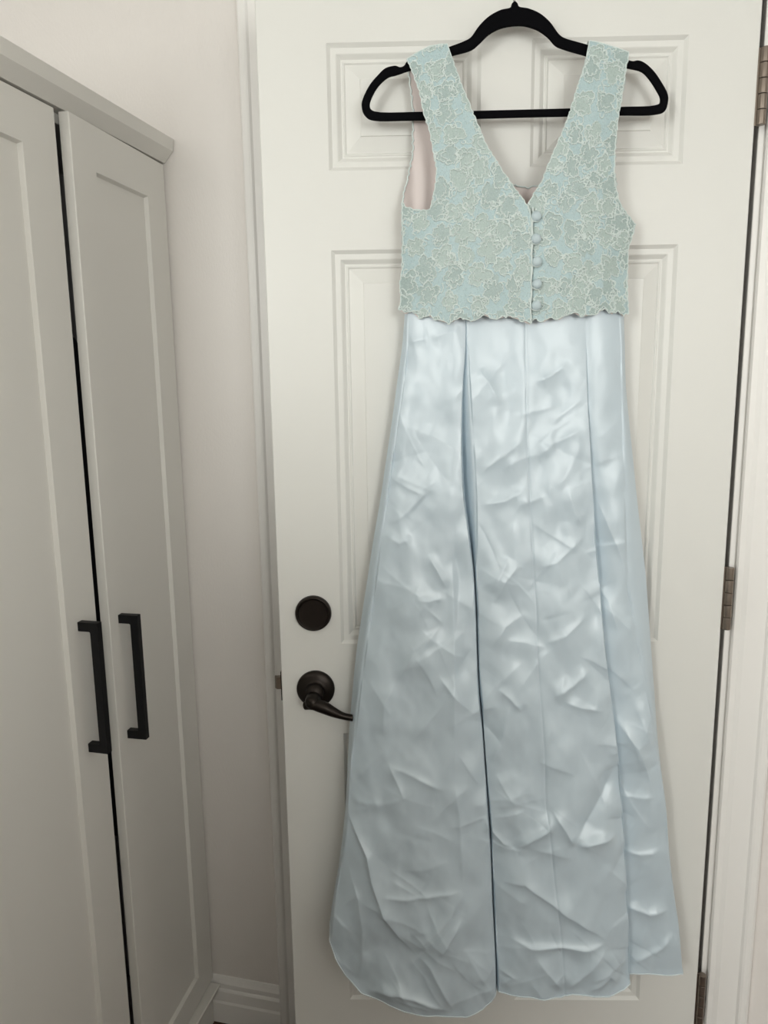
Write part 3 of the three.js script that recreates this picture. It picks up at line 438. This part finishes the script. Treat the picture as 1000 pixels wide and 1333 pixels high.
{
  const full = (a, v) => { const u = clamp((a - 0.216) / (0.574 - 0.216)), A = 0.036 * Math.sqrt(clamp((1.930 - v) / 0.14)) ; return 0.0385 + A * (1 - Math.pow(Math.abs(2 * u - 1), 3.2)) + 0.004 * Math.exp(-Math.pow((v - 1.63) / 0.05, 2)) * Math.sin(u * Math.PI) + 0.0016 * noiseA(a * 16, v * 14) * clamp((1.9 - v) * 8); };
  const seamL = 0.4115;
  const offL = (a, v) => full(a, v) + 0.0022 + 0.0012 * smooth((a - seamL + 0.02) / 0.02) - 0.002 * Math.exp(-Math.pow((a - 0.305 - 0.03 * (1.7 - v)) / 0.006, 2)) * smooth((1.70 - v) / 0.06);
  const offR = (a, v) => full(a, v) + 0.0016 - 0.0035 * smooth((seamL + 0.006 - a) / 0.006) - 0.0015 * Math.exp(-Math.pow((a - 0.507) / 0.006, 2)) * smooth((1.66 - v) / 0.05);
  // lace motifs: lumpy corded flowers with inner curls, packed closely
  const motifs = [], spots = [];
  for (let k = 0; k < 20000 && spots.length < 260; k++) { const p = [mix(0.2, 0.6, rnd()), mix(1.5, 1.94, rnd())], d = mix(0.024, 0.034, rnd()); if (spots.every((q) => Math.hypot(q[0] - p[0], q[1] - p[1]) > d)) spots.push(p); }
  for (const [ca, cv] of spots) {
    const n = 3 + Math.floor(rnd() * 3), turn = rnd() * 6.28, R = mix(0.0135, 0.0195, rnd()), sx = mix(0.8, 1.15, rnd()), ph = rnd() * 50, lines = [];
    const ring = (k, from, to, m, amp) => { const pts = []; for (let i = 0; i <= m; i++) { const f = mix(from, to, i / m), lobe = Math.pow(Math.abs(Math.sin(n * f / 2 + ph)), 0.6), r = R * k * (0.56 + 0.44 * lobe) * (1 + 0.16 * noiseA(Math.cos(f) * 1.3 + ph, Math.sin(f) * 1.3)), w = amp * (Math.sin(f * R * k * 1500 + ph) + 0.4 * noiseB(f * 9 + ph, k)); pts.push([ca + (r + w) * sx * Math.cos(f + turn), cv + (r + w) / sx * Math.sin(f + turn)]); } return pts; };
    const outline = ring(1, 0, 6.2832, 150, 0.0007);
    lines.push(rnd() < 0.6 ? outline : ring(1, 0, mix(4.2, 5.8, rnd()), 130, 0.0007));
    if (R > 0.0135) { const f0 = rnd() * 6.28; lines.push(ring(0.55, f0, f0 + mix(2.5, 5.6, rnd()), 80, 0.0006)); }
    for (let k = 0; k < 3; k++) { const p = [], q0 = rnd() * 6.28, x = ca + Math.cos(q0) * R * mix(0.55, 1.35, rnd()), y = cv + Math.sin(q0) * R * mix(0.55, 1.35, rnd()), rr = mix(0.0022, 0.0052, rnd()), f0 = rnd() * 6.28, arc = mix(3.2, 6.0, rnd()), el = mix(0.65, 1.5, rnd()); for (let i = 0; i <= 40; i++) { const f = f0 + arc * i / 40, r = rr * (1 + 0.35 * i / 40) + 0.00045 * Math.sin(f * rr * 2200 + ph); p.push([x + r * el * Math.cos(f), y + r / el * Math.sin(f)]); } lines.push(p); }
    motifs.push({ petals: lines, outline, tone: rnd() });
  }
  const W = 1024, cv = document.createElement('canvas'), bv = document.createElement('canvas'); cv.width = cv.height = bv.width = bv.height = W;
  const c = cv.getContext('2d'), b = bv.getContext('2d'), px = (a) => (a - 0.2) / 0.4 * W, py = (v) => (1 - (v - 1.49) / 0.45) * W;
  c.fillStyle = '#b0c6c9'; c.fillRect(0, 0, W, W); b.fillStyle = '#505050'; b.fillRect(0, 0, W, W);
  const draw = (x, pts) => { x.beginPath(); pts.forEach(([a, v], i) => (i ? x.lineTo(px(a), py(v)) : x.moveTo(px(a), py(v)))); };
  for (const m of motifs) { const p = m.outline; c.fillStyle = m.tone < 0.5 ? 'rgba(165,180,177,0.84)' : 'rgba(174,188,184,0.84)'; draw(c, p); c.closePath(); c.fill(); b.fillStyle = '#747474'; draw(b, p); b.closePath(); b.fill(); }
  for (let i = 0; i < 42000; i++) { const x = rnd() * W, y = rnd() * W, l = rnd(), r = 1.4 + rnd() * 1.6; c.fillStyle = l < 0.5 ? 'rgba(208,221,216,0.5)' : 'rgba(120,140,138,0.36)'; c.fillRect(x, y, r, r); if (l < 0.5) { b.fillStyle = 'rgba(176,176,176,0.5)'; b.fillRect(x, y, r, r); } }
  for (const m of motifs) for (const p of m.petals) { c.strokeStyle = 'rgba(206,222,214,0.85)'; c.lineWidth = 2.4; draw(c, p); c.stroke(); b.strokeStyle = '#d0d0d0'; b.lineWidth = 3; draw(b, p); b.stroke(); }
  const map = new THREE.CanvasTexture(cv), bump = new THREE.CanvasTexture(bv); map.colorSpace = THREE.SRGBColorSpace;
  M.lace = phys({ map, bumpMap: bump, bumpScale: 0.0009, roughness: 0.55, sheen: 0.3, sheenColor: new THREE.Color(0.7, 0.8, 0.8), sheenRoughness: 0.5 });
  const cordsIn = (poly, out) => { const list = []; for (const m of motifs) for (const p of m.petals) { let run = []; const flush = () => { if (run.length > 3) list.push(cord(run, 0.0008, 5)); run = []; }; for (const [a, v] of p) { if (inside(poly, a, v)) run.push([a, v, out(a, v) + 0.0005]); else flush(); } flush(); } return list; };
  const make = (raw, out, keep) => {
    const edge = scallop(raw), panel = part(dress, 'bodice_panel', gridClip(edge, 0.0035, out), M.lace);
    const t = part(panel, 'lace_cord', cordsIn(edge, out), M.thread); t.userData.kind = 'stuff';
    const w = wriggle(edge, keep, 0.0006), e = w.concat([w[0]]).map(([a, v]) => [a, v, out(a, v)]); part(panel, 'lace_edging', cord(e, 0.0009, 6), M.thread);
    part(panel, 'lining', gridClip(raw, 0.007, (a, v) => out(a, v) - 0.0022), M.lining);
  };
  const L = mm(BOD.left), R = mm(BOD.right);
  make(L, offL, (a, v) => (a > 0.407 && v < 1.69) || v > 1.90);
  make(R, offR, (a, v) => (a < 0.412 && v < 1.70) || v > 1.90);
  const backOff = (a, v) => 0.016 + 0.0145 * smooth((v - 1.80) / 0.11) + 0.012 * Math.exp(-Math.pow(Math.min(a - 0.219, 0.572 - a) / 0.016, 2)) * smooth((1.80 - v) / 0.05) + 0.0022 * Math.sin(a * 210 + 3 * v) * smooth((1.80 - v) / 0.05);
  const B = mm(BOD.back), bp = part(dress, 'bodice_back', gridClip(B, 0.004, backOff), M.lining);
  bp.userData.label = 'pinkish grey lining of the bodice back';
  const e = wriggle(B, (a, v) => v > 1.90, 0.0008), el = e.concat([e[0]]).map(([a, v]) => [a, v, backOff(a, v) + 0.0008]); part(bp, 'lace_edging', cord(el, 0.0013, 6), M.thread);
  // shoulders folded over the hanger arms
  for (const [poly, lo, hi] of [[L, 0.228, 0.289], [R, 0.494, 0.554]]) { const top = poly.filter(([a, v]) => v > 1.9045 && a >= lo && a <= hi).sort((x, y) => x[0] - y[0]), loops = []; for (let k = 0; k <= 8; k++) { const w = k / 8 * Math.PI; loops.push(top.map(([a, v]) => [a, v + 0.0032 * Math.sin(w), 0.0355 + 0.0068 * Math.cos(w)])); } part(dress, 'shoulder_fold', [quadStrip(loops, false)], M.thread); }
  // placket, buttons and loops
  const strip = []; for (let k = 0; k <= 40; k++) { const v = mix(1.688, 1.521, k / 40); strip.push([seamL + 0.0002 + 0.0008 * Math.sin(k * 0.7), v, offL(seamL, v) + 0.0003]); }
  part(dress, 'placket_edge', cord(strip, 0.0013, 8), M.thread);
  for (const [a, v] of mm(BOD.buttons)) {
    const z = offR(a, v);
    const bt = part(dress, 'button', lathe([[0, -0.002], [0.0066, -0.001], [0.0076, 0.0012], [0.0072, 0.0032], [0.0055, 0.0052], [0.003, 0.0062], [0, 0.0065]], 'z', [a, v, z + 0.002], 32), M.button);
    bt.userData.label = 'round satin covered button';
    part(bt, 'button_loop', cord(curve([[seamL - 0.001, v - 0.0015, z + 0.0045], [a - 0.0065, v - 0.0058, z + 0.0045], [a, v - 0.0078, z + 0.003], [a + 0.0055, v - 0.006, z + 0.0018]], 14), 0.0009, 6), M.thread);
  }
}
renderer.render(scene, camera);
